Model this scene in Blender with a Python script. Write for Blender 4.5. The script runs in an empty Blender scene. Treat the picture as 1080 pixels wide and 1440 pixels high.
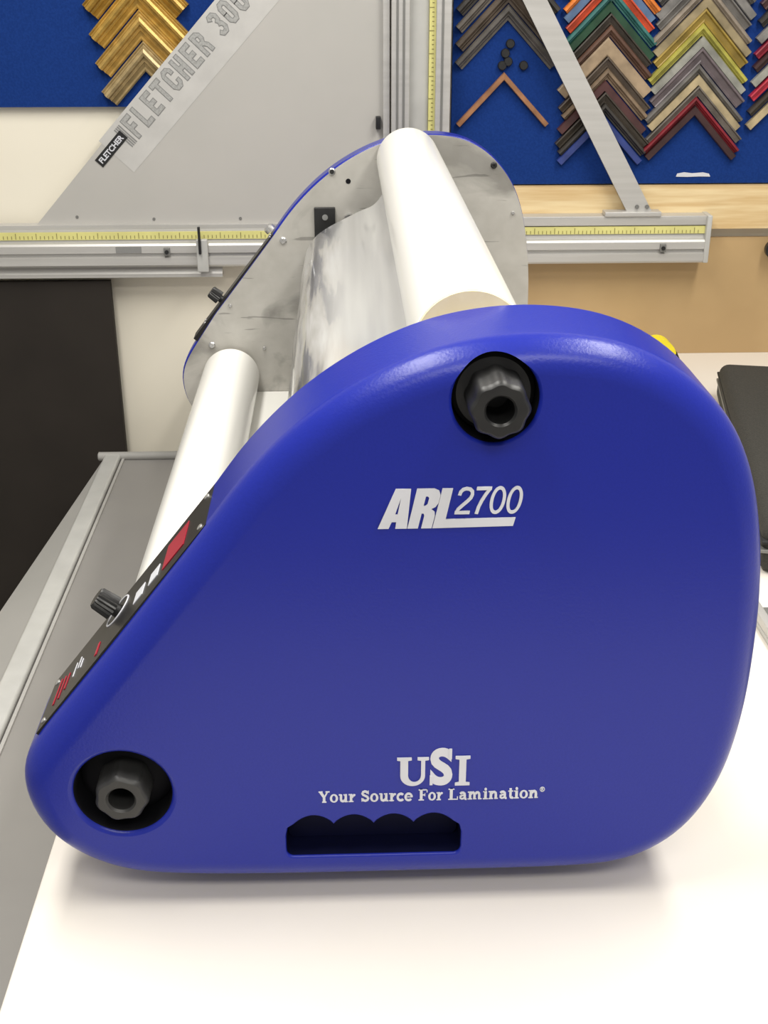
import bpy, bmesh, math, random
from mathutils import Vector, Matrix
random.seed(4)
C = bpy.context.scene.collection

# ------------------------------------------------------------------ materials
def mat(name, col, rough=.5, metal=0., col2=None, scale=20., stretch=(1,1,1), bump=0., spec=.5, alpha=1., detail=4, lo=.35, hi=.65, coat=0., bdist=.002):
    m = bpy.data.materials.new(name); m.use_nodes = True
    nt = m.node_tree; b = nt.nodes["Principled BSDF"]
    b.inputs["Roughness"].default_value = rough
    b.inputs["Metallic"].default_value = metal
    b.inputs["Specular IOR Level"].default_value = spec
    b.inputs["Alpha"].default_value = alpha
    b.inputs["Coat Weight"].default_value = coat
    c1 = (*col, 1); c2 = (*(col2 or tuple(x*.9 for x in col)), 1)
    tc = nt.nodes.new("ShaderNodeTexCoord"); mp = nt.nodes.new("ShaderNodeMapping")
    mp.inputs["Scale"].default_value = stretch
    n = nt.nodes.new("ShaderNodeTexNoise"); n.inputs["Scale"].default_value = scale; n.inputs["Detail"].default_value = detail
    r = nt.nodes.new("ShaderNodeValToRGB")
    r.color_ramp.elements[0].position = lo; r.color_ramp.elements[1].position = hi
    r.color_ramp.elements[0].color = c2; r.color_ramp.elements[1].color = c1
    nt.links.new(tc.outputs["Object"], mp.inputs[0]); nt.links.new(mp.outputs[0], n.inputs["Vector"])
    nt.links.new(n.outputs["Fac"], r.inputs[0]); nt.links.new(r.outputs[0], b.inputs["Base Color"])
    if bump:
        bp = nt.nodes.new("ShaderNodeBump"); bp.inputs["Strength"].default_value = bump; bp.inputs["Distance"].default_value = bdist
        nt.links.new(n.outputs["Fac"], bp.inputs["Height"]); nt.links.new(bp.outputs[0], b.inputs["Normal"])
    return m

M_blue   = mat("blue_moulded_plastic", (.009,.019,.290), .30, 0, (.008,.018,.27), 420, bump=.5, bdist=.0003, spec=.36)
M_bluein = mat("shaded_blue_plastic", (.003,.004,.026), .6, 0, (.003,.004,.022), 300, spec=.15)  # cover's blue plastic again, with the slot's shade darkened into the colour
M_black  = mat("black_plastic", (.010,.010,.011), .42, 0, (.015,.015,.015), 60)
M_dgrey  = mat("dark_grey_plastic", (.030,.030,.030), .45, 0, (.024,.024,.024), 60)
M_blackm = mat("black_satin_panel", (.012,.011,.012), .35, 0, (.016,.015,.015), 30, spec=.3)
M_pit    = mat("recess_shade_black", (.004,.004,.006), .7, spec=.2)  # recess shade painted onto the blue pocket walls; also black collar and plate hole
M_white  = mat("white_print", (.66,.67,.72), .5)
M_film   = mat("white_film_roll", (.92,.91,.87), .22, 0, (.90,.89,.85), 4, (1,.3,1), coat=.2)
M_core   = mat("cardboard_core_edge", (.92,.80,.50), .6, 0, (.88,.75,.44), 80)
M_metal  = mat("machined_steel", (.62,.62,.62), .3, .9)
M_alu    = mat("anodised_aluminium", (.56,.55,.53), .42, .35, (.50,.49,.47), 12, (.3,1,8))
M_alud   = mat("aluminium_groove", (.22,.22,.21), .5, .4)
M_plate  = mat("grey_painted_plate", (.46,.445,.42), .5, 0, (.43,.42,.395), 4)
M_label  = mat("clear_label", (.54,.53,.51), .3)
M_gtext  = mat("grey_print", (.24,.24,.235), .6)
M_gtext2 = mat("light_grey_print", (.37,.37,.36), .6, 0, (.30,.30,.29), 260, (1,1,1), lo=.42, hi=.52)
M_wall   = mat("cream_wall_paint", (.84,.79,.67), .8, 0, (.81,.76,.64), 3)
M_floor  = mat("floor_vinyl", (.34,.32,.29), .6, 0, (.30,.28,.26), 6)
M_ceil   = mat("ceiling_paint", (.8,.8,.78), .9)
M_table  = mat("white_laminate", (.81,.765,.70), .38, 0, (.79,.745,.68), 5)
M_felt   = mat("blue_felt", (.010,.040,.20), .95, 0, (.008,.032,.165), 250, bump=.2, spec=.1)
M_pine   = mat("pine_wood", (.78,.62,.36), .6, 0, (.64,.45,.22), 6, (1,1,14), detail=6)
M_kraft  = mat("kraft_paper", (.52,.36,.18), .45, 0, (.43,.29,.14), 3)
M_yellow = mat("yellow_tape", (.70,.66,.25), .5)
M_ytick  = mat("tape_ticks", (.25,.22,.08), .6)
M_bboard = mat("black_foam_board", (.020,.016,.013), .75, 0, (.026,.021,.017), 5, spec=.3)
M_grey   = mat("grey_work_surface", (.29,.28,.265), .55, 0, (.26,.25,.24), 3)
M_grey2  = mat("grey_side_flap", (.34,.33,.315), .6, 0, (.30,.295,.28), 3)
M_lgrey  = mat("light_grey_bar", (.52,.52,.50), .4, .1)
M_case   = mat("black_nylon", (.040,.038,.031), .8, 0, (.022,.021,.018), 400, bump=.3)
M_caseed = mat("black_zip_edge", (.012,.012,.013), .7, 0, None, 500, bump=.4)
M_red    = mat("red_key", (.36,.008,.030), .4)
M_tyel   = mat("yellow_rubber", (.90,.75,.03), .4)

def web_mat():      # clear glossy film; long dark reflection streaks painted into the colour where it turns down over the idler (object X < 0)
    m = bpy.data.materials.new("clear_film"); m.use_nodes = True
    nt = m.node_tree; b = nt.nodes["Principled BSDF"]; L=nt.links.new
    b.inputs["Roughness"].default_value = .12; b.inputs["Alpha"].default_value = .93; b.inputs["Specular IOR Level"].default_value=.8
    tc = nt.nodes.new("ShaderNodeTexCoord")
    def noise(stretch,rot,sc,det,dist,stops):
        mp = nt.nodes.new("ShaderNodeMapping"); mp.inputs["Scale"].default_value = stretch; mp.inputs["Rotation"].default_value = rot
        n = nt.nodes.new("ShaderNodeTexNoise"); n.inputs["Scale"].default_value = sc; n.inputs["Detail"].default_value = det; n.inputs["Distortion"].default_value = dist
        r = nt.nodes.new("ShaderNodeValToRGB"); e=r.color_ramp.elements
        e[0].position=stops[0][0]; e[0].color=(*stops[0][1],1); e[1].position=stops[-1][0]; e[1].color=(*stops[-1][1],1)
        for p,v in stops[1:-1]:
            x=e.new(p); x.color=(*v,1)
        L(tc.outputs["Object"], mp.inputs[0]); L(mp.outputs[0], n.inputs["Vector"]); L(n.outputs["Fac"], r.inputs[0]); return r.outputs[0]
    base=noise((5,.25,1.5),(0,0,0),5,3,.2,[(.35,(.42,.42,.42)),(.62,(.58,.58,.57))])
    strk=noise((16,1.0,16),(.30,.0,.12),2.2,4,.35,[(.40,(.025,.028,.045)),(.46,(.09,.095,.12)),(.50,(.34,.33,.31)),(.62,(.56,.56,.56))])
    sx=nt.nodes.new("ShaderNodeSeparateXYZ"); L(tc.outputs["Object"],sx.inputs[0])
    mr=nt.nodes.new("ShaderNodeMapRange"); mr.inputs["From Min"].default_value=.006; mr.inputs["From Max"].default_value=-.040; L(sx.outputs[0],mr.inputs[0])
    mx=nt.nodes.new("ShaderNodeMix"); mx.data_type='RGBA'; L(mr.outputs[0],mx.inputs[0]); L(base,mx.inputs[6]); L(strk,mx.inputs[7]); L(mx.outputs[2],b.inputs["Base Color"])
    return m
M_web = web_mat()

def steel_mat():
    m = bpy.data.materials.new("bare_steel_plate"); m.use_nodes = True
    nt = m.node_tree; b = nt.nodes["Principled BSDF"]; L = nt.links.new
    b.inputs["Roughness"].default_value = .45; b.inputs["Metallic"].default_value = .3
    tc = nt.nodes.new("ShaderNodeTexCoord")
    def noise(sc, st, det, dist, lo, hi, a, c):
        mp = nt.nodes.new("ShaderNodeMapping"); mp.inputs["Scale"].default_value = st; L(tc.outputs["Object"], mp.inputs[0])
        n = nt.nodes.new("ShaderNodeTexNoise"); n.inputs["Scale"].default_value = sc; n.inputs["Detail"].default_value = det; n.inputs["Distortion"].default_value = dist
        L(mp.outputs[0], n.inputs["Vector"]); r = nt.nodes.new("ShaderNodeValToRGB")
        r.color_ramp.elements[0].position = lo; r.color_ramp.elements[1].position = hi
        r.color_ramp.elements[0].color = (*a, 1); r.color_ramp.elements[1].color = (*c, 1); L(n.outputs["Fac"], r.inputs[0]); return r
    base = noise(30, (1,1,1), 10, .2, .3, .7, (.44,.425,.39), (.52,.505,.47))
    smud = noise(6, (1,1,1.6), 12, .8, .33, .44, (.58,.58,.58), (1,1,1))
    scr = noise(45, (.2,1,2.6), 4, .5, .30, .335, (.62,.62,.62), (1,1,1))
    def mul(a, c):
        x = nt.nodes.new("ShaderNodeMix"); x.data_type = 'RGBA'; x.blend_type = 'MULTIPLY'; x.inputs[0].default_value = 1
        L(a, x.inputs[6]); L(c, x.inputs[7]); return x.outputs[2]
    L(mul(mul(base.outputs[0], smud.outputs[0]), scr.outputs[0]), b.inputs["Base Color"])
    return m
M_steel = steel_mat()

# ------------------------------------------------------------------ builders
def obj(name, verts, faces, m, parent=None, smooth=False, label=None, cat=None, sharp=None, group=None):
    me = bpy.data.meshes.new(name); me.from_pydata([tuple(v) for v in verts], [], faces); me.validate()
    bm = bmesh.new(); bm.from_mesh(me); bmesh.ops.recalc_face_normals(bm, faces=bm.faces); bm.to_mesh(me); bm.free()
    me.materials.append(m)
    return fin(name, me, parent, smooth, label, cat, sharp, group)
def fin(name, me, parent=None, smooth=False, label=None, cat=None, sharp=None, group=None):
    if smooth:
        me.polygons.foreach_set("use_smooth", [True]*len(me.polygons))
        me.set_sharp_from_angle(angle=math.radians(sharp or 35))
    o = bpy.data.objects.new(name, me); C.objects.link(o)
    if parent: o.parent = parent
    if label: o["label"] = label
    if cat: o["category"] = cat
    if group: o["group"] = group
    return o
def thing(name, label, cat):
    e = bpy.data.objects.new(name, None); e.empty_display_size = .05
    C.objects.link(e); e["label"] = label; e["category"] = cat
    return e
def merge(parts):
    V=[];Fc=[]
    for v,f in parts:
        k=len(V); V+=list(v); Fc+=[tuple(i+k for i in q) for q in f]
    return V,Fc
def boxg(x0,x1,y0,y1,z0,z1):
    v=[(x,y,z) for x in (x0,x1) for y in (y0,y1) for z in (z0,z1)]
    return v,[(0,1,3,2),(4,6,7,5),(0,4,5,1),(2,3,7,6),(0,2,6,4),(1,5,7,3)]
def box(name,x0,x1,y0,y1,z0,z1,m,parent=None,bev=0.,**k):
    v,f=boxg(x0,x1,y0,y1,z0,z1)
    o=obj(name,v,f,m,parent,**k)
    if bev:
        bm=bmesh.new(); bm.from_mesh(o.data)
        bmesh.ops.bevel(bm,geom=bm.edges[:],offset=bev,segments=5,affect='EDGES',profile=.5)
        bm.to_mesh(o.data); bm.free()
        o.data.polygons.foreach_set("use_smooth",[True]*len(o.data.polygons)); o.data.set_sharp_from_angle(angle=math.radians(40))
    return o
def prismg(poly,y0,y1):
    n=len(poly); v=[(x,y0,z) for x,z in poly]+[(x,y1,z) for x,z in poly]
    f=[tuple(range(n)),tuple(range(2*n-1,n-1,-1))]+[(i,(i+1)%n,n+(i+1)%n,n+i) for i in range(n)]
    return v,f
def prism(name,poly,y0,y1,m,parent=None,**k):
    v,f=prismg(poly,y0,y1); return obj(name,v,f,m,parent,**k)
def lathe(name,c,axis,prof,m,parent=None,seg=48,lobes=0,amp=0.,smooth=True,closed=False,**k):
    a=Vector(axis).normalized(); u=a.orthogonal().normalized(); w=a.cross(u)
    V=[];Fc=[]
    for p in prof:
        lb = p[2] if len(p)>2 else (1 if lobes else 0)
        for i in range(seg):
            t=2*math.pi*i/seg; r=p[1]*(1+(amp*math.cos(lobes*t) if lb else 0))
            V.append(Vector(c)+a*p[0]+u*(r*math.cos(t))+w*(r*math.sin(t)))
    for j in range(len(prof)-1):
        for i in range(seg):
            Fc.append((j*seg+i,j*seg+(i+1)%seg,(j+1)*seg+(i+1)%seg,(j+1)*seg+i))
    if closed:
        j=len(prof)-1
        for i in range(seg): Fc.append((j*seg+i,j*seg+(i+1)%seg,(i+1)%seg,i))
    else:
        Fc.append(tuple(range(seg))); Fc.append(tuple((len(prof)-1)*seg+i for i in range(seg)))
    return obj(name,V,Fc,m,parent,smooth=smooth,**k)
def curve_to_mesh(cu):
    t=bpy.data.objects.new("tmp",cu); C.objects.link(t)
    dg=bpy.context.evaluated_depsgraph_get(); dg.update()
    me=bpy.data.meshes.new_from_object(t.evaluated_get(dg)); bpy.data.objects.remove(t)
    return me
def textmesh(name,body,m,o,ex,ey,rect=None,offset=0.,shear=0.,parent=None,thick=.0006,**k):
    cu=bpy.data.curves.new("tmp","FONT"); cu.body=body; cu.size=1; cu.offset=offset; cu.shear=shear; cu.resolution_u=6; cu.fill_mode='BOTH'; cu.extrude=.01
    me=curve_to_mesh(cu)
    xs=[v.co.x for v in me.vertices]; ys=[v.co.y for v in me.vertices]
    x0,x1,y0,y1=min(xs),max(xs),min(ys),max(ys); W,Hh=rect
    ex=Vector(ex).normalized(); ey=Vector(ey).normalized(); en=ex.cross(ey)
    for v in me.vertices:
        v.co=Vector(o)+ex*((v.co.x-x0)/(x1-x0)*W)+ey*((v.co.y-y0)/(y1-y0)*Hh)+en*(v.co.z*50*thick+thick*.5)
    me.materials.clear(); me.materials.append(m); me.name=name
    return fin(name,me,parent,**k)
def flatmesh(loops):
    cu=bpy.data.curves.new("tmp","CURVE"); cu.dimensions='2D'; cu.fill_mode='BOTH'; cu.extrude=.01
    for lp in loops:
        s=cu.splines.new('POLY'); s.points.add(len(lp)-1); s.use_cyclic_u=True
        for p,(a,b) in zip(s.points,lp): p.co=(a,b,0,1)
    return curve_to_mesh(cu)
def glyph(name,loops,m,x0,z0,sx,sz,shear,parent,y=-.0002,thick=.0012):
    me=flatmesh(loops)
    for v in me.vertices: v.co=Vector((x0+v.co.x*sx+v.co.y*sz*shear, y-thick*(v.co.z*50+.5), z0+v.co.y*sz))
    me.materials.clear(); me.materials.append(m)
    return fin(name,me,parent)

# ------------------------------------------------------------------ room
def struct(o): o["kind"]="structure"; return o
struct(box("floor",-2.2,2.4,-3,1.7,-.05,0,M_floor))
struct(box("wall_back",-2.2,2.4,1.63,1.75,0,2.6,M_wall))
struct(box("baseboard_back",-2.2,2.4,1.615,1.63,0,.09,M_wall))
struct(box("ceiling",-2.2,2.4,-3,1.75,2.6,2.65,M_ceil))

# ------------------------------------------------------------------ table
tb=thing("work_table","white laminate work table carrying the blue laminating machine","table")
box("table_top",-.285,1.32,-.55,1.626,.63,.66,M_table,tb,bev=.003)
for x in(-.22,1.25):
    for y in(-.45,1.54): box("leg",x-.025,x+.025,y-.025,y+.025,0,.63,M_lgrey,tb,bev=.004)

# ------------------------------------------------------------------ laminator
lam=thing("laminating_machine","large blue roll laminating machine standing on the white table","laminating machine")
ctrl=[(-.190,.925),(-.150,.976),(-.114,1.022),(-.079,1.068),(-.037,1.110),(.010,1.143),(.060,1.166),(.108,1.177),(.157,1.179),(.208,1.171),(.254,1.149),(.292,1.113),(.315,1.070),(.328,1.022),(.335,.976),(.338,.923),(.337,.852),(.328,.790),(.309,.742),(.281,.709),(.244,.690),(.195,.684),(.080,.683),(-.060,.683),(-.140,.685),(-.189,.690),(-.225,.703),(-.256,.727),(-.274,.757),(-.280,.789),(-.2745,.815),(-.258,.840),(-.226,.880)]
def catmull(P,n):
    out=[];N=len(P)
    for i in range(N):
        p0,p1,p2,p3=[Vector(P[(i+k)%N]) for k in(-1,0,1,2)]
        for j in range(n):
            t=j/n
            out.append(.5*((2*p1)+(-p0+p2)*t+(2*p0-5*p1+4*p2-p3)*t*t+(-p0+3*p1-3*p2+p3)*t**3))
    return out
def resample(P,n):
    N=len(P); L=[0]
    for i in range(N): L.append(L[-1]+(P[(i+1)%N]-P[i]).length)
    out=[];k=0
    for j in range(n):
        s=L[-1]*j/n
        while L[k+1]<s: k+=1
        out.append(P[k].lerp(P[(k+1)%N],(s-L[k])/(L[k+1]-L[k])))
    return out
prof=resample(catmull(ctrl,12),200)
for _ in range(3): prof=[(prof[i-1]+prof[i]*2+prof[(i+1)%200])/4 for i in range(200)]
def fx(x):
    if x>.12: return .12+(x-.12)*.835
    if x<-.21: return -.21+(x+.21)*.84
    return x
prof_far=[Vector((fx(p.x),p.y)) for p in prof]
def inset(P,d):
    n=len(P);o=[]
    for i in range(n):
        t=(P[(i+1)%n]-P[i-1]).normalized(); o.append(P[i]+Vector((t.y,-t.x))*d)
    return o
def shell(prof,y0,s,depth=.104,r=.026):
    rings=[];K=12
    for k in range(K+1):
        a=math.pi/2*k/K; rings.append((inset(prof,r*(1-math.sin(a))),r*(1-math.cos(a))))
    rings.append((prof,depth-.003)); rings.append((inset(prof,.003),depth))
    V=[];Fc=[];n=len(prof)
    for P,y in rings: V+=[(p.x,y0+s*y,p.y) for p in P]
    for j in range(len(rings)-1):
        for i in range(n): Fc.append((j*n+i,j*n+(i+1)%n,(j+1)*n+(i+1)%n,(j+1)*n+i))
    Fc.append(tuple(range(n))); Fc.append(tuple((len(rings)-1)*n+i for i in range(n)))
    return V,Fc
def cutter(outline,f,depth,cy=0,s=1):
    P=[Vector(p) for p in outline];n=len(P)
    area=sum(P[i].x*P[(i+1)%n].y-P[(i+1)%n].x*P[i].y for i in range(n))
    if area>0: P.reverse()
    rings=[(-f,-.05),(-f,-.0004)]
    for k in range(1,7):
        a=math.pi/2*k/6; rings.append((-f*(1-math.sin(a)),f*(1-math.cos(a))))
    rings.append((0,depth))
    V=[];Fc=[]
    for d,y in rings: V+=[(p.x,cy+s*y,p.y) for p in inset(P,d)]
    for j in range(len(rings)-1):
        for i in range(n): Fc.append((j*n+i,j*n+(i+1)%n,(j+1)*n+(i+1)%n,(j+1)*n+i))
    Fc.append(tuple(range(n))); Fc.append(tuple((len(rings)-1)*n+i for i in range(n)))
    return V,Fc
def circ(cx,cz,rx,rz=None,n=56):
    rz=rz or rx
    return [(cx+rx*math.cos(2*math.pi*i/n),cz+rz*math.sin(2*math.pi*i/n)) for i in range(n)]
def slot():
    P=[]
    x0,x1=-.056,.096
    P+=[(x0+.006-.006*math.cos(a),.722-.007*math.sin(a)) for a in [math.pi/2*(1-i/5) for i in range(6)]][::1]
    P+=[(x0,.738),(x0+.002,.746),(x0+.007,.7495)]
    N=44
    for i in range(1,N):
        x=x0+.007+(x1-x0-.014)*i/N
        P.append((x,.7490+.0095*abs(math.sin(math.pi*(x-x0-.007)/((x1-x0-.014)/4)))**.8))
    P+=[(x1-.007,.7495),(x1-.002,.746),(x1,.738)]
    P+=[(x1-.006+.006*math.cos(a),.722-.007*math.sin(a)) for a in [math.pi/2*i/5 for i in range(6)]]
    return P
HU=(.111,1.1355); HL=(-.1925,.787)
V,Fc=shell(prof,0,1)
near=obj("side_housing",V,Fc,M_blue,lam,label="royal blue moulded end cover with recessed knobs and lettering")
cuts=[cutter(circ(HU[0],HU[1],.0325,.0345),.003,.055),cutter(circ(HL[0],HL[1],.0410),.006,.05),cutter(slot(),.0025,.035)]
tmp=[]
for v,f in cuts:
    co=obj("tmpcut",v,f,M_blue); tmp.append(co)
    bo=near.modifiers.new("b","BOOLEAN"); bo.operation='DIFFERENCE'; bo.solver='EXACT'; bo.object=co
dg=bpy.context.evaluated_depsgraph_get(); dg.update()
nm=bpy.data.meshes.new_from_object(near.evaluated_get(dg)); near.modifiers.clear(); near.data=nm
for t in tmp: bpy.data.objects.remove(t)
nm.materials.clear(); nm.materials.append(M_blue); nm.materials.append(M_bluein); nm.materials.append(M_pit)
for p in nm.polygons:
    c=p.center; nrm=p.normal; p.material_index=0
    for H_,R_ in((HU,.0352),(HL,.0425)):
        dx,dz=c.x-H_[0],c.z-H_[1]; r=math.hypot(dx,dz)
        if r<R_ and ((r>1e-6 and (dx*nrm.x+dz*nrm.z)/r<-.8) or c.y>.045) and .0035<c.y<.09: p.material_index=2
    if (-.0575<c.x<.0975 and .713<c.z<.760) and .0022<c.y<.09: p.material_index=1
def smoothwn(o):
    me=o.data; me.polygons.foreach_set("use_smooth",[True]*len(me.polygons)); me.set_sharp_from_angle(angle=math.radians(38))
    w=o.modifiers.new("wn","WEIGHTED_NORMAL"); w.keep_sharp=True
smoothwn(near)
V,Fc=shell(prof_far,1.157,-1,.066,.030)
far=obj("side_housing",V,Fc,M_blue,lam,label="royal blue moulded far end cover"); smoothwn(far)
YF=1.085
prism("side_plate",[tuple(p) for p in inset(prof,.005)],.104,.108,M_steel,lam)
pin=inset(prof_far,1.0)
pf=[]
for p,q in zip(prof_far,pin):
    d=.0012+.0014*min(1,max(0,(.05-p.x)/.08)); pf.append(tuple(p+(q-p)*d))
prism("side_plate",pf,YF,1.091,M_steel,lam,label="scuffed bare steel side plate with screws")

def bore_knob(cx,cz,y0,y1,r,lobes,rb=.0105,m=None):
    k=lathe("roll_knob",(cx,0,cz),(0,1,0),[(y1,r*1.0),(y0+.004,r*.97),(y0+.001,r*.90),(y0,r*.84),(y0,rb*1.15,0),(y0+.002,rb,0),(y0+.04,rb,0),(y0+.04,.0008,0)],m or M_black,lam,seg=96,lobes=lobes,amp=.04,sharp=28,label="black lobed plastic knob with a hollow bore")
    return k
bore_knob(HU[0]+.001,HU[1]-.001,-.022,.04,.0225,8)
lathe("knob_collar",(HU[0],0,HU[1]),(0,1,0),[(.0545,.0315),(.020,.0315),(.016,.028),(.016,.008)],M_black,lam)
bore_knob(HL[0]-.001,HL[1]-.004,-.004,.045,.0230,7,.0112,M_dgrey)
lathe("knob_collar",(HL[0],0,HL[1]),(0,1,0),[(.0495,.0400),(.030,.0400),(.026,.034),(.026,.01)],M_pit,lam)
prism("handle_insert",[(p[0]*.985,p[1]+(.0006 if p[1]<.73 else -.0006)) for p in slot()],.026,.0345,M_bluein,lam)  # slot backing in the blue with shade painted in

# lettering on the cover
EX=(1,0,0);EY=(0,0,1)
def put(body,x0,x1,z0,z1,off=0,sh=0,y=-.0002,nm="lettering",th=.0006):
    return textmesh(nm,body,M_white,(x0,y,z0),EX,EY,(x1-x0,z1-z0),off,sh,lam,th)
glyph("lettering",[[(0,0),(.20,1),(.55,1),(.68,0),(.41,0),(.395,.17),(.29,.17),(.255,0)],[(.325,.36),(.385,.36),(.37,.78)]],M_white,.0240,1.0325,.033,.033,.22,lam)
glyph("lettering",[[(0,0),(0,1),(.42,1),(.55,.95),(.61,.84),(.61,.64),(.56,.54),(.47,.49),(.57,.42),(.60,.32),(.60,0),(.34,0),(.34,.32),(.31,.38),(.26,.38),(.26,0)],[(.26,.57),(.26,.81),(.31,.81),(.35,.77),(.35,.61),(.31,.57)]],M_white,.0468,1.0325,.031,.033,.22,lam)
prism("lettering",[(.0660,1.0325),(.1280,1.0335),(.1297,1.0405),(.0760,1.0398),(.0812,1.0655),(.0732,1.0655)],-.0014,-.0002,M_white,lam)
def stroke(pts,w):
    P=[Vector(p) for p in pts];n=len(P);l=[];r=[]
    for i in range(n):
        t=(P[min(i+1,n-1)]-P[max(i-1,0)]).normalized();nn=Vector((-t.y,t.x))
        l.append(tuple(P[i]+nn*w/2));r.append(tuple(P[i]-nn*w/2))
    return l+r[::-1]
def oval(cx,cy,rx,ry,n=40,pw=.82):
    o=[]
    for i in range(n):
        t=2*math.pi*i/n;c,s=math.cos(t),math.sin(t)
        o.append((cx+rx*math.copysign(abs(c)**pw,c),cy+ry*math.copysign(abs(s)**pw,s)))
    return o
dw=.12
two=[(.05,.70),(.07,.82),(.14,.91),(.25,.945),(.38,.92),(.47,.84),(.49,.72),(.46,.60),(.37,.48),(.20,.30),(.10,.18),(.055,.055)]
def dig(loops,x,th=.0012): glyph("lettering",loops,M_white,x,1.0440,.0220,.0224,.16,lam,thick=th)
dig([stroke(two,dw)],.0826); dig([[(.0,0),(.52,0),(.52,.115),(.0,.115)]],.0826,.0013)
dig([[(.02,.885),(.54,.885),(.54,1),(.02,1)]],.0954,.0013); dig([stroke([(.49,.95),(.38,.74),(.28,.50),(.21,.25),(.18,0)],dw)],.0954)
for x in(.1078,.1206): dig([oval(.27,.5,.265,.51,40,.95),oval(.27,.5,.155,.40,40,.95)],x)
def bars(rs):
    for a,b,c,d in rs: box("lettering",a,b,-.0015,-.0001,c,d,M_white,lam)
n=14
U_=[(.0400,.8185),(.0400,.8160),(.0427,.8155),(.0427,.8005)]+[(.0532-.0105*math.cos(math.pi*i/n),.8000-.0105*math.sin(math.pi*i/n)) for i in range(n+1)]+[(.0637,.8155),(.0668,.8160),(.0668,.8185),(.0572,.8185),(.0572,.8160),(.0603,.8155),(.0603,.801)]+[(.0548-.0055*math.cos(math.pi*i/n),.8005-.0075*math.sin(math.pi*i/n)) for i in range(n,-1,-1)]+[(.0493,.8155),(.0523,.8160),(.0523,.8185)]
prism("lettering",U_,-.0014,-.0002,M_white,lam)
put("S",.0680,.0870,.7890,.8275,.042)
bars([(.0838,.0862,.8165,.8265),(.0678,.0702,.7900,.7995)])
prism("lettering",[(.0893,.7890),(.1018,.7890),(.1018,.7915),(.0985,.7922),(.0985,.8158),(.1018,.8165),(.1018,.8190),(.0893,.8190),(.0893,.8165),(.0926,.8158),(.0926,.7922),(.0893,.7915)],-.0014,-.0002,M_white,lam)

# bold serif alphabet for the small line (cap height 1)
T=.065
def rect(a,b,c,d): return [(a,c),(b,c),(b,d),(a,d)]
def arcs(cx,cy,rx,ry,a0,a1,n=14): return [(cx+rx*math.cos(math.radians(a0+(a1-a0)*i/n)),cy+ry*math.sin(math.radians(a0+(a1-a0)*i/n))) for i in range(n+1)]
X=.70
G={}
G['o']=(.70,[[oval(.33,.35,.32,.37,32,1),oval(.33,.35,.14,.28,32,1)]])
G['r']=(.56,[[rect(.09,.29,0,X)],[rect(0,.38,0,T)],[rect(0,.12,X-T,X)],[stroke([(.27,.42),(.34,.58),(.42,.63),(.50,.58)],.15)]])
G['n']=(.80,[[rect(.09,.29,0,X)],[rect(0,.36,0,T)],[rect(0,.12,X-T,X)],[stroke([(.25,.48),(.34,.62),(.46,.63),(.55,.54),(.57,.40),(.57,.04)],.19)],[rect(.46,.74,0,T)]])
G['m']=(1.18,[[rect(.09,.28,0,X)],[rect(0,.35,0,T)],[rect(0,.12,X-T,X)],[stroke([(.24,.48),(.32,.62),(.42,.63),(.50,.54),(.52,.40),(.52,.04)],.18)],[rect(.42,.68,0,T)],[stroke([(.60,.48),(.68,.62),(.78,.63),(.87,.54),(.89,.40),(.89,.04)],.18)],[rect(.80,1.08,0,T)]])
G['u']=(.78,[[stroke([(.18,.68),(.18,.26),(.22,.12),(.32,.07),(.44,.12),(.53,.24)],.19)],[rect(.46,.65,0,X)],[rect(.02,.20,X-T,X)],[rect(.38,.50,X-T,X)],[rect(.60,.73,0,T)]])
G['i']=(.42,[[rect(.09,.29,0,X)],[rect(0,.38,0,T)],[rect(0,.12,X-T,X)],[oval(.19,.90,.10,.11,16,1)]])
G['t']=(.48,[[stroke([(.20,.92),(.20,.22),(.24,.10),(.34,.07),(.42,.12)],.18)],[rect(.02,.40,X-T,X)]])
G['c']=(.62,[[stroke(arcs(.34,.35,.24,.30,45,318,20),.17)]])
G['e']=(.66,[[stroke(arcs(.33,.35,.245,.30,0,318,24),.16)],[rect(.12,.60,.31,.385)]])
G['a']=(.70,[[stroke([(.12,.54),(.22,.63),(.36,.63),(.46,.54),(.47,.40),(.47,.14),(.54,.05),(.62,.06)],.17)],[stroke([(.44,.40),(.26,.37),(.13,.28),(.13,.14),(.24,.06),(.36,.09),(.45,.18)],.15)]])
G['Y']=(.86,[[stroke([(.14,.97),(.42,.48),(.42,.03)],.21)],[stroke([(.70,.97),(.44,.46)],.11)],[rect(0,.32,1-T,1)],[rect(.54,.86,1-T,1)],[rect(.26,.60,0,T)]])
G['S']=(.72,[[stroke([(.56,.76),(.48,.88),(.34,.93),(.19,.88),(.13,.74),(.20,.62),(.36,.53),(.52,.43),(.58,.28),(.52,.13),(.36,.07),(.20,.12),(.12,.26)],.18)],[rect(.57,.63,.68,.98)],[rect(.06,.12,.02,.32)]])
G['F']=(.80,[[rect(.11,.34,0,1)],[rect(0,.46,0,T)],[rect(0,.74,1-T,1)],[rect(.67,.74,.74,1)],[rect(.3,.54,.47,.54)],[rect(.50,.56,.38,.63)]])
G['L']=(.80,[[rect(.11,.34,0,1)],[rect(0,.74,0,T)],[rect(0,.46,1-T,1)],[rect(.67,.74,0,.28)]])
def word(w,x0,x1,z0,cap):
    tot=sum(G[c][0] for c in w)-.06; k=(x1-x0)/tot; x=x0
    parts=[]
    for c in w:
        for loops in G[c][1]:
            me=flatmesh(loops); th=.0008+.00007*(len(parts)%5)
            parts.append(([(x+v.co.x*k,-.0001-th*(v.co.z*50+.5),z0+v.co.y*cap) for v in me.vertices],[tuple(p.vertices) for p in me.polygons]))
        x+=G[c][0]*k
    V,Fc=merge(parts); return obj("lettering",V,Fc,M_white,lam)
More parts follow.
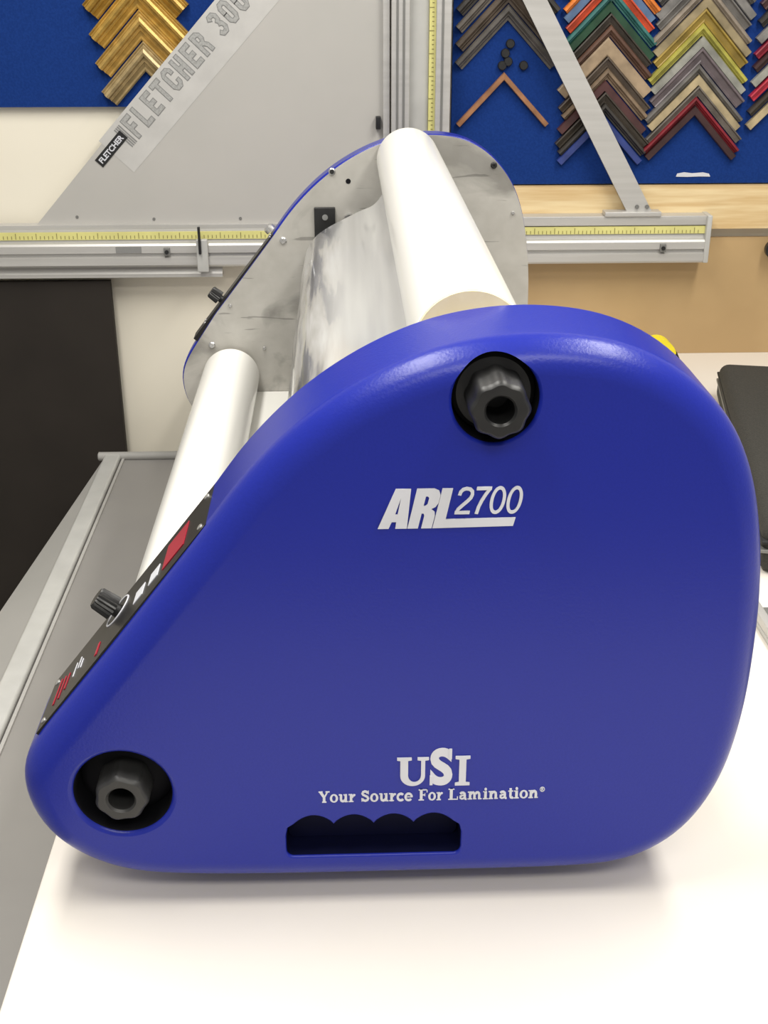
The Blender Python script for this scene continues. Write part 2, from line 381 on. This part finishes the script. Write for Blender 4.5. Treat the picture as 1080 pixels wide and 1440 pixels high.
for w,a,b in(("Your",-.0268,.0042),("Source",.0090,.0530),("For",.0585,.0790),("Lamination",.0840,.1612)): word(w,a,b,.7737,.0114)
put("®",.1625,.1668,.7800,.7850,.01)

# control panels on the sloped front edge
SD=Vector((.6243,0,.7812)); SN=Vector((-.7812,0,.6243)); SO=Vector((-.2630,0,.8335))
def slope_pt(s,h,y): return SO+SD*s+SN*h+Vector((0,y,0))
def sbox(name,s0,s1,y0,y1,h0,h1,m,**k):
    v=[slope_pt(s,h,y) for s in(s0,s1) for y in(y0,y1) for h in(h0,h1)]
    return obj(name,v,boxg(0,1,0,1,0,1)[1],m,lam,**k)
def panel(ya,yb,full):
    sbox("control_panel",.0 if full else .030,.2475,ya,yb,-.006,.0016,M_blackm,label="black control panel strip with red and white keys" if full else "thin black control panel strip")
    h0,h1=.0017,.0024
    ky=(ya+yb)/2; nrm=tuple(SN); ks=.107; ko=.020 if full else 0
    if full:
        for (nm_,s0,s1,t0,t1,m) in (("red_key",.184,.214,.018,.062,M_red),("white_key",.163,.176,.022,.042,M_white),("white_key",.141,.154,.022,.042,M_white),
            ("red_mark",.018,.0200,.020,.060,M_red),("red_mark",.026,.028,.020,.055,M_red),("red_mark",.034,.036,.025,.050,M_red),("red_mark",.086,.089,.012,.032,M_red),
            ("white_mark",.046,.0472,.030,.052,M_white),("white_mark",.052,.0532,.036,.054,M_white),("white_mark",.058,.0590,.030,.044,M_white)):
            sbox(nm_,s0,s1,ya+t0,ya+t1,h0,h1,m)
        lathe("dial_ring",slope_pt(ks,.0017,ky+ko),nrm,[(0,.0165),(.0008,.0165),(.0008,.0150),(0,.0150)],M_white,lam,closed=True)
    lathe("speed_knob",slope_pt(ks,.001,ky+ko),nrm,[(0,.006,0),(.005,.006,0),(.005,.0105),(.021,.0096),(.023,.008),(.023,.001)],M_black,lam,seg=72,lobes=18,amp=.06,label="black knurled speed knob")
    for s in((.008,.238) if full else (.06,.238)):
        for y in(ya+.010,yb-.010): lathe("panel_screw",slope_pt(s,.0012,y),nrm,[(0,.003),(.0012,.003),(.0018,.0018),(.0018,.0003)],M_metal,lam,seg=16)
panel(.022,.101,True)
panel(1.092,1.128,False)
lathe("panel_catch",(-.112,1.10,1.032),(-.70,0,.72),[(0,.009),(.006,.009),(.009,.006),(.009,.001)],M_metal,lam,seg=24)

# film rolls, cores, shafts
def roll(cx,cz,r,lab,ya=.1105,yb=1.078):
    lathe("film_roll",(cx,0,cz),(0,1,0),[(ya+.0005,.030),(ya,r-.001),(ya+.001,r),(yb-.001,r),(yb,r-.001),(yb-.0005,.03)],M_film,lam,seg=96,label=lab)
    lathe("roll_core",(cx,0,cz),(0,1,0),[(ya-.0015,.016),(ya-.0015,r-.0020),(ya+.0006,r-.0015),(ya+.0006,.016)],M_core,lam,closed=True,label="cream cardboard core end")
    lathe("roll_core",(cx,0,cz),(0,1,0),[(yb+.002,.030),(yb+.002,.036),(yb-.0006,.036),(yb-.0006,.030)],M_core,lam,closed=True)
    lathe("roll_shaft",(cx,0,cz),(0,1,0),[(.106,.014),(1.087,.014)],M_metal,lam,seg=32)
roll(.1030,1.1425,.0480,"thick white roll of laminating film")
roll(-.1855,.7985,.0460,"white lower roll of laminating film")
ctrlw=[(.068,1.109),(.050,1.085),(.022,1.072),(-.028,1.046),(-.050,1.024),(-.060,.995),(-.070,.928),(-.081,.847),(-.086,.785),(-.088,.760)]
def openspline(P,n):
    P=[Vector(P[0])*2-Vector(P[1])]+[Vector(p) for p in P]+[Vector(P[-1])*2-Vector(P[-2])];o=[]
    for i in range(1,len(P)-2):
        p0,p1,p2,p3=P[i-1:i+3]
        for j in range(n):
            t=j/n;o.append(.5*((2*p1)+(-p0+p2)*t+(2*p0-5*p1+4*p2-p3)*t*t+(-p0+3*p1-3*p2+p3)*t**3))
    o.append(P[-2]);return o
W=openspline(ctrlw,8)
def web(name,pts,m,y0,y1,label):
    ny=90;V=[];Fc=[]
    for j in range(ny+1):
        y=y0+(y1-y0)*j/ny
        for i,p in enumerate(pts):
            k=min(1,max(0,(.01-p.x)/.06))
            d=k*.0012*math.sin(y*30+p.y*55)*math.sin(y*11+1)
            V.append((p.x+d,y,p.y+d*.4))
    n=len(pts)
    for j in range(ny):
        for i in range(n-1): Fc.append((j*n+i,j*n+i+1,(j+1)*n+i+1,(j+1)*n+i))
    return obj(name,V,Fc,m,lam,smooth=True,label=label,sharp=80)
web("film_web",W,M_web,.13,1.03,"glossy clear film with dark reflection streaks painted in, coming off the roll")
lathe("idler_bar",(-.034,0,1.012),(0,1,0),[(.108,.012),(1.085,.012)],M_metal,lam,seg=32)
lathe("heat_roller",(-.045,0,.765),(0,1,0),[(.108,.034),(1.085,.034)],M_black,lam)
lathe("pull_roller",(.20,0,.765),(0,1,0),[(.108,.034),(1.085,.034)],M_black,lam)
box("feed_tray",-.150,-.085,.109,1.084,.764,.768,M_film,lam)
box("base_pan",-.235,.24,.108,1.085,.692,.700,M_alu,lam)
box("rear_cover",.242,.250,.108,1.085,.700,.95,M_steel,lam)
for x in(-.15,.20):
    for y in(.07,1.12): lathe("foot",(x,y,.6602),(0,0,1),[(0,.018),(.004,.019),(.026,.016)],M_black,lam,seg=24)
for x,z,r in((-.014,1.125,.0055),(.237,1.133,.005),(-.093,1.019,.0055),(-.215,.849,.0055),(-.182,.915,.003),(-.130,.843,.003),(.270,1.06,.003)):
    lathe("plate_screw",(x,YF,z),(0,-1,0),[(0,r),(.002,r),(.0035,r*.7),(.0035,r*.35),(.002,r*.3),(.002,.0003)],M_black if r==.005 else M_metal,lam,seg=20)
lathe("plate_screw",(-.014,YF-.0035,1.125),(0,-1,0),[(0,.0035),(.0006,.0035),(.0006,.0002)],M_black,lam,seg=16)
lathe("plate_hole",(.011,YF,1.110),(0,-1,0),[(0,.004),(.0005,.004),(.0005,.0002)],M_pit,lam,seg=16)
box("mount_bracket",-.043,-.010,YF-.006,YF,1.019,1.071,M_black,lam,bev=.0015)
lathe("bracket_bolt",(-.026,YF-.006,1.056),(0,-1,0),[(0,.0045),(.002,.0045),(.002,.0005)],M_metal,lam,seg=20)
lathe("shaft_boss",(.012,YF,1.052),(0,-1,0),[(0,.009),(.012,.009),(.012,.003)],M_metal,lam,seg=24)

# ------------------------------------------------------------------ boards on the wall
def board(x0,x1,z0,z1,lab):
    t=thing("felt_board",lab,"display board")
    box("felt_panel",x0,x1,1.615,1.6295,z0,z1,M_felt,t)
    return t
board(-.95,-.16,1.163,1.75,"blue felt display board with gold frame corners")
board(.216,1.30,1.013,1.75,"blue felt display board with coloured frame corners")
box("wood_rail",.216,1.30,1.600,1.6295,.925,1.010,M_pine,label="pale pine board fixed to the wall under the felt board",cat="wooden board")
box("kraft_sheet",.30,1.30,1.612,1.620,.6602,.905,M_kraft,label="brown kraft cardboard sheet standing on the white table",cat="cardboard")
box("foam_board",-.98,-.468,1.585,1.600,.001,.832,M_bboard,label="large black board standing on the floor against the wall",cat="board")
lathe("wall_knob",(.877,1.6118,.885),(0,-1,0),[(0,.010),(.012,.010),(.016,.018),(.030,.019),(.034,.015),(.034,.002)],M_black,None,seg=32,label="small black knob against the kraft cardboard",cat="knob")

def zpx(y): return 1.352-.00128*y
def chevron(X,Z,w,hv,col,lab,style=0,rough=.35,d=.014,yb=1.6148):
    k=1.04
    a=math.atan(k); u=(math.cos(a),-math.sin(a)); Lg=w/math.cos(a)
    h=hv
    if style==0: sec=[(0,0),(0,d),(.18*h,d*1.05),(.30*h,d*.75),(.75*h,d*.55),(.86*h,d*.65),(h,d*.6),(h,0)]
    elif style==1: sec=[(0,0),(0,d*.8),(.12*h,d),(.4*h,d*1.05),(.6*h,d*.7),(.66*h,d*.7),(.8*h,d*.45),(h,d*.4),(h,0)]
    elif style==3: sec=[(0,0),(0,d*.6),(.05*h,d*.75),(.12*h,d*.60),(.16*h,d*.62),(.24*h,d),(.36*h,d*1.15),(.48*h,d),(.54*h,d*.66),(.60*h,d*.62),(.66*h,d*.78),(.72*h,d*.60),(.84*h,d*.40),(.88*h,d*.40),(.93*h,d*.52),(h,d*.40),(h,0)]
    else: sec=[(0,0),(0,d*.7),(h*.1,d*.85),(h*.9,d*.85),(h,d*.7),(h,0)]
    V=[];Fc=[];n=len(sec)
    for sgn in(-1,0,1):
        for v,dd in sec:
            if sgn==0: V.append((X,yb-dd,Z-v))
            else:
                l=Lg-v*math.sin(a); V.append((X+sgn*u[0]*l,yb-dd,Z-v+u[1]*l))
    for s in(0,1):
        for i in range(n): Fc.append((s*n+i,s*n+(i+1)%n,(s+1)*n+(i+1)%n,(s+1)*n+i))
    Fc.append(tuple(range(n))); Fc.append(tuple(2*n+i for i in range(n)))
    mname="moulding_"+lab.replace(" ","_")
    m=bpy.data.materials.get(mname)
    if not m:
        m=mat(mname,col,.34,.35,tuple(c*.7 for c in col),60,bump=.2,bdist=.003) if style==3 else mat(mname,col,rough,.15 if 'gold' in lab or 'silver' in lab else 0,tuple(c*.6 for c in col),30)
    return obj("frame_corner_sample",V,Fc,m,label="%s picture frame corner sample on blue felt"%lab,cat="frame corner",group="frame corner samples on the felt boards")
E=.985
col1=[(-92,22,(.10,.075,.055),"dark brown"),(-68,22,(.045,.04,.035),"black"),(-44,20,(.16,.14,.12),"taupe"),(-20,24,(.09,.07,.06),"dark brown"),(6,22,(.10,.09,.08),"grey brown")]
for y,h,c,l in col1: chevron(.318,zpx(y),.098,h*.00128*E,c,l,1)
chevron(.315,zpx(100),.090,.014,(.36,.17,.08),"thin copper brown",2)
col2=[(-78,16,(.75,.62,.05),"yellow"),(-62,16,(.80,.22,.03),"orange"),(-46,16,(.10,.17,.30),"steel blue"),(-30,16,(.62,.08,.03),"red orange"),(-14,16,(.04,.17,.16),"teal"),(2,16,(.02,.07,.035),"dark green"),(18,16,(.05,.04,.03),"espresso"),(34,17,(.12,.06,.04),"walnut brown"),(51,27,(.38,.28,.18),"wide beige"),(78,16,(.11,.07,.045),"dark brown"),(94,17,(.24,.17,.11),"tan brown"),(111,17,(.08,.03,.03),"mahogany"),(128,16,(.05,.035,.03),"espresso"),(144,16,(.03,.025,.025),"black"),(160,15,(.035,.06,.25),"navy blue")]
for i,(y,h,c,l) in enumerate(col2): chevron(.512+.002*math.sin(i*2.1),zpx(y),.088+.004*math.sin(i*1.7),h*.00128*E,c,l,i%3)
col3=[(-76,18,(.10,.095,.09),"charcoal"),(-58,18,(.22,.21,.20),"grey"),(-40,18,(.16,.15,.14),"dark grey"),(-22,17,(.30,.25,.20),"beige"),(-5,17,(.36,.29,.17),"pale gold"),(12,20,(.36,.25,.05),"antique gold"),(32,18,(.42,.39,.07),"lime green"),(50,16,(.34,.34,.30),"silver"),(66,23,(.15,.12,.13),"mauve grey"),(89,15,(.09,.09,.10),"dark grey"),(104,16,(.46,.37,.22),"cream"),(120,15,(.26,.21,.16),"taupe"),(135,13,(.24,.015,.025),"red"),(148,15,(.05,.02,.02),"dark maroon")]
for i,(y,h,c,l) in enumerate(col3): chevron(.691+.002*math.sin(i*1.9),zpx(y),.094+.003*math.sin(i*2.3),h*.00128*E,c,l,(i+1)%3)
col4=[(-60,20,(.10,.04,.03),"mahogany"),(-36,20,(.05,.05,.05),"black"),(-12,18,(.35,.34,.32),"grey"),(10,16,(.30,.02,.04),"crimson"),(28,18,(.07,.03,.03),"dark maroon"),(50,16,(.45,.45,.43),"silver"),(70,16,(.55,.03,.06),"bright red"),(92,16,(.08,.05,.04),"espresso"),(112,16,(.60,.50,.40),"cream")]
for i,(y,h,c,l) in enumerate(col4): chevron(.874,zpx(y),.080,h*.00128,c,l,i%3)
gold=[(-74,(.46,.27,.05)),(-31,(.58,.36,.08)),(12,(.56,.36,.10)),(55,(.48,.36,.18))]
for i,(y,c) in enumerate(gold):
    chevron(-.376+.003*i,zpx(y),.098-.004*i,42*.00128,c,["ornate bronze gold","ornate warm gold","ornate light gold","carved antique gold"][i],3,.3,.018)
for x,z in((.325,1.275),(.316,1.258),(.322,1.243),(.311,1.236),(.352,1.236)):
    lathe("rubber_disc",(x,1.6148,z),(0,-1,0),[(0,.0085),(.006,.0085),(.008,.007),(.008,.001)],M_black,None,seg=24,label="small black rubber disc stuck on blue felt",cat="disc",group="black discs on the felt board")
prism("paper_sticker",[(.668,1.026),(.690,1.0255),(.715,1.0262),(.737,1.0258),(.734,1.0315),(.722,1.0340),(.700,1.0325),(.684,1.0345),(.670,1.0320)],1.6138,1.6149,M_white,label="torn white paper sticker on the blue felt board edge",cat="sticker")

# ------------------------------------------------------------------ wall mounted sheet cutter
cut=thing("sheet_cutter","large grey and silver wall-mounted sheet material cutter with yellow scales","sheet cutter")
prism("support_plate",[(-.607,.938),(-.215,1.362),(.092,1.690),(.092,.938)],1.586,1.592,M_plate,cut,label="large grey triangular plate printed with lettering")
prism("plate_edge",[(.082,.938),(.082,1.70),(.094,1.70),(.094,.938)],1.574,1.586,M_alu,cut)
for a,b,ya,m in((.097,.131,1.560,M_alu),(.131,.168,1.580,M_lgrey),(.180,.208,1.560,M_alu)):
    box("vertical_rail",a,b,ya,1.600,.930,1.75,m,cut,bev=.0015)
for x in(.108,.120,.192): box("rail_groove",x-.002,x+.002,1.5585,1.560,.93,1.75,M_alud,cut)
box("yellow_scale",.168,.180,1.572,1.590,.93,1.75,M_yellow,cut)
V,Fc=merge([boxg(.168+(0 if i%5==0 else .005),.1765,1.5712,1.572,.94+i*.008,.9412+i*.008) for i in range(92)]); obj("scale_ticks",V,Fc,M_ytick,cut)
box("edge_clamp",.068,.077,1.570,1.586,1.125,1.148,M_black,cut,bev=.001)
def xprism(name,poly,x0,x1,m,parent):
    n=len(poly);V=[(x0,y,z) for y,z in poly]+[(x1,y,z) for y,z in poly]
    Fc=[tuple(range(n)),tuple(range(2*n-1,n-1,-1))]+[(i,(i+1)%n,n+(i+1)%n,n+i) for i in range(n)]
    return obj(name,V,Fc,m,parent)
rail=[(1.600,.866),(1.560,.866),(1.557,.870),(1.557,.885),(1.563,.887),(1.563,.892),(1.557,.894),(1.557,.908),(1.560,.912),(1.568,.915),(1.572,.938),(1.572,.946),(1.600,.946)]
xprism("horizontal_rail",rail,-1.2,.727,M_alu,cut)
xprism("rail_flange",[(1.600,.842),(1.572,.842),(1.572,.849),(1.580,.866),(1.600,.866)],-1.2,-.24,M_alu,cut)
box("yellow_scale",-1.2,-.14,1.566,1.5685,.919,.934,M_yellow,cut)
box("yellow_scale",.30,.724,1.566,1.5685,.923,.938,M_yellow,cut)
V,Fc=merge([boxg(x,x+.0012,1.5654,1.566,.921,.927+(.005 if i%5==0 else 0)) for i,x in enumerate([-.80+.008*j for j in range(82)])]); obj("scale_ticks",V,Fc,M_ytick,cut)
V,Fc=merge([boxg(x,x+.0012,1.5654,1.566,.924,.930+(.005 if i%5==0 else 0)) for i,x in enumerate([.302+.008*j for j in range(52)])]); obj("scale_ticks",V,Fc,M_ytick,cut)
box("rail_top_bar",.30,.731,1.564,1.600,.940,.958,M_alu,cut,bev=.001)
box("end_cap",.724,.734,1.555,1.600,.866,.960,M_lgrey,cut,bev=.002)
box("rail_label",-.445,-.395,1.5562,1.557,.8945,.907,M_gtext,cut)
for x in(-.345,.640):
    box("rail_clamp",x-.006,x+.006,1.552,1.557,.889,.905,M_alud,cut,bev=.001)
    lathe("rail_bolt",(x,1.552,.897),(0,-1,0),[(0,.004),(.002,.004),(.002,.0005)],M_black,cut,seg=16)
prism("diagonal_arm",[(.300,1.42),(.345,1.42),(.619,.960),(.569,.960)],1.574,1.582,M_alu,cut)
box("arm_foot",.520,.632,1.560,1.590,.958,.967,M_alu,cut,bev=.001)
for x in(.585,.605): lathe("arm_bolt",(x,1.574,.975),(0,-1,0),[(0,.004),(.003,.004),(.003,.0005)],M_alud,cut,seg=16)
box("stop_bracket",-.286,-.264,1.545,1.557,.858,.922,M_lgrey,cut,bev=.002)
box("stop_pin",-.281,-.276,1.538,1.545,.895,.948,M_black,cut,bev=.001)
for x,z in((-.52,.96),(-.37,.955),(-.20,.955),(-.05,.955)): lathe("plate_screw",(x,1.586,z),(0,-1,0),[(0,.003),(.001,.003),(.001,.0003)],M_alud,cut,seg=12)
A=math.radians(46.5); ex=Vector((math.cos(A),0,math.sin(A))); ey=Vector((-math.sin(A),0,math.cos(A)))
o0=Vector((-.392,1.5855,1.098))
def onplate(a,b,dy=0): return o0+ex*a+ey*b+Vector((0,dy,0))
def platebox(name,a0,a1,b0,b1,dy0,dy1,m):
    v=[onplate(a,b,d) for a in(a0,a1) for d in(dy0,dy1) for b in(b0,b1)]
    return obj(name,v,boxg(0,1,0,1,0,1)[1],m,cut)
platebox("clear_label",-.045,.42,-.030,.056,0,.0004,M_label)
BC={'F':[[(.12,0),(.12,1)],[(.12,.89),(.56,.89)],[(.12,.50),(.48,.50)]],
    'L':[[(.12,0),(.12,1)],[(.12,.11),(.54,.11)]],
    'E':[[(.12,0),(.12,1)],[(.12,.89),(.56,.89)],[(.12,.50),(.50,.50)],[(.12,.11),(.56,.11)]],
    'T':[[(.29,0),(.29,.92)],[(.0,.89),(.58,.89)]],
    'C':[[(.50,.62),(.50,.78),(.40,.89),(.20,.89),(.11,.78),(.11,.22),(.20,.11),(.40,.11),(.50,.22),(.50,.38)]],
    'H':[[(.12,0),(.12,1)],[(.46,0),(.46,1)],[(.12,.5),(.46,.5)]],
    'R':[[(.12,0),(.12,1)],[(.12,.89),(.36,.89),(.46,.80),(.46,.62),(.36,.50),(.12,.50)],[(.30,.50),(.46,.30),(.48,0)]],
    '3':[[(.10,.76),(.18,.89),(.38,.89),(.47,.78),(.45,.62),(.30,.52)],[(.30,.50),(.45,.42),(.48,.24),(.38,.11),(.18,.11),(.09,.24)]],
    '0':[[(.11,.5),(.11,.78),(.20,.89),(.38,.89),(.47,.78),(.47,.22),(.38,.11),(.20,.11),(.11,.22),(.11,.52)]]}
def block(nm,text,a0,b0,hgt,adv,wd,m,d0,grow):
    a=a0
    for c in text:
        if c==' ': a+=adv*.6; continue
        parts=[]
        for st in BC[c]:
            P=[Vector(p) for p in st]
            P[0]=P[0]+(P[0]-P[1]).normalized()*grow; P[-1]=P[-1]+(P[-1]-P[-2]).normalized()*grow
            me=flatmesh([stroke([tuple(p) for p in P],wd)]); th=.0003+.00003*(len(parts)%4)
            parts.append(([onplate(a+v.co.x*hgt*.84,b0+v.co.y*hgt,d0-th*(v.co.z*50+.5)) for v in me.vertices],[tuple(p.vertices) for p in me.polygons]))
        V,Fc=merge(parts); obj(nm,V,Fc,m,cut); a+=adv
block("plate_lettering","FLETCHER 3000",.010,.002,.047,.0290,.235,M_gtext,0,.01)
block("plate_lettering","FLETCHER 3000",.010,.002,.047,.0290,.165,M_gtext2,-.0006,-.025)
for i in range(4): platebox("plate_lettering",-.010+i*.0042,-.0075+i*.0042,.002,.047,-.0006,0,M_gtext)
c0=Vector((-.441,1.5855,1.089))
v=[c0+ex*a+ey*b+Vector((0,d,0)) for a in(-.038,.038) for d in(-.0008,0) for b in(-.010,.010)]
obj("brand_label",v,boxg(0,1,0,1,0,1)[1],M_black,cut)
textmesh("brand_lettering","FLETCHER",M_white,c0-ex*.033-ey*.0055+Vector((0,-.0009,0)),ex,ey,(.066,.011),.03,0,cut,.0003)

# ------------------------------------------------------------------ things on / beside table
ca=math.radians(-11.5)
def rotz(p,c,a): return (c[0]+p[0]*math.cos(a)-p[1]*math.sin(a),c[1]+p[0]*math.sin(a)+p[1]*math.cos(a),p[2])
case=thing("carry_case","thick black zippered fabric carry case lying on the white table","case")
def cbox(name,x0,x1,y0,y1,z0,z1,m,bev):
    o=box(name,x0,x1,y0,y1,z0,z1,m,case,bev=bev)
    for v in o.data.vertices: v.co=rotz(v.co,(.708,1.330),ca)
    return o
cbox("case_body",0,.42,-.735,0,.6605,.732,M_case,.018)
cbox("zipper",-.0012,.4212,-.7362,.0012,.694,.699,M_alud,.001)
cbox("edge_piping",-.0015,.4215,-.7365,.0015,.7075,.712,M_caseed,.0018)
tr=thing("paper_tray","low pale grey metal tray lying near the black case","tray")
box("tray_base",.515,.90,.14,.505,.6602,.668,M_lgrey,tr,bev=.002)
box("tray_rim",.515,.527,.14,.505,.668,.680,M_alu,tr,bev=.002)
box("tray_liner",.531,.895,.15,.500,.668,.672,M_alud,tr)
tm=thing("tape_measure","yellow and black tape measure standing on the white table","tape measure")
poly=[(.584,.6605),(.650,.6605),(.654,.690)]+[(.620+.035*math.cos(t),.706+.038*math.sin(t)) for t in [math.pi*i/14*.95 for i in range(15)]]+[(.584,.690)]
prism("tape_body",poly,1.43,1.47,M_tyel,tm)
prism("grip_band",[(.646,.6605),(.662,.6605),(.664,.700),(.654,.720),(.646,.700)],1.428,1.472,M_black,tm)
lathe("tape_hub",(.620,1.43,.698),(0,-1,0),[(0,.018),(.002,.018),(.003,.016),(.003,.001)],M_black,tm,seg=32)

gb=thing("trimmer_bench","long low grey bench with pale metal edge bar","bench")
box("bench_top",-.482,-.290,-.45,1.45,.475,.500,M_grey,gb,bev=.003)
box("edge_bar",-.486,-.453,-.45,1.46,.4995,.512,M_lgrey,gb,bev=.005)
box("edge_strip",-.451,-.446,-.45,1.45,.4995,.504,M_alu,gb)
lathe("end_bar",(-.50,1.452,.506),(1,0,0),[(0,.006),(.002,.009),(.205,.009),(.21,.006)],M_grey2,gb,seg=24)
obj("side_flap",[(-.486,1.45,.505),(-.486,-.45,.505),(-.72,-.45,.40),(-.535,1.45,.43),(-.486,1.45,.498),(-.486,-.45,.498),(-.72,-.45,.393),(-.535,1.45,.423)],[(0,1,2,3),(7,6,5,4),(0,4,5,1),(1,5,6,2),(2,6,7,3),(3,7,4,0)],M_grey2,gb)
for x in(-.45,-.315):
    for y in(-.38,1.38): box("leg",x-.02,x+.02,y-.02,y+.02,0,.476,M_grey2,gb,bev=.003)

# ------------------------------------------------------------------ lights
def area(name,loc,rot,sx,sy,e,col):
    l=bpy.data.lights.new(name,'AREA'); l.shape='RECTANGLE'; l.size=sx; l.size_y=sy; l.energy=e; l.color=col
    o=bpy.data.objects.new(name,l); o.location=loc; o.rotation_euler=rot; C.objects.link(o)
    return o
area("ceiling_light",(-.5,.2,2.55),(0,0,0),.30,1.5,34,(1,.97,.91))
area("ceiling_light",(.9,.2,2.55),(0,0,0),.30,1.5,34,(1,.97,.91))
area("ceiling_light",(.2,-1.4,2.55),(0,0,0),1.6,.4,24,(1,.97,.91))
w=bpy.data.worlds.new("World"); bpy.context.scene.world=w; w.use_nodes=True
w.node_tree.nodes["Background"].inputs[0].default_value=(1,.97,.92,1); w.node_tree.nodes["Background"].inputs[1].default_value=.50
bpy.context.scene.view_settings.view_transform='Standard'

# ------------------------------------------------------------------ camera
cd=bpy.data.cameras.new("camera"); cd.sensor_fit='VERTICAL'; cd.sensor_height=24; cd.lens=1700/1440*24; cd.clip_start=.01
co=bpy.data.objects.new("camera",cd); co.location=(0,-.835,1.4335)
co.rotation_euler=(math.radians(90-24.8691),0,math.radians(-1.9868)); C.objects.link(co)
bpy.context.scene.camera=co
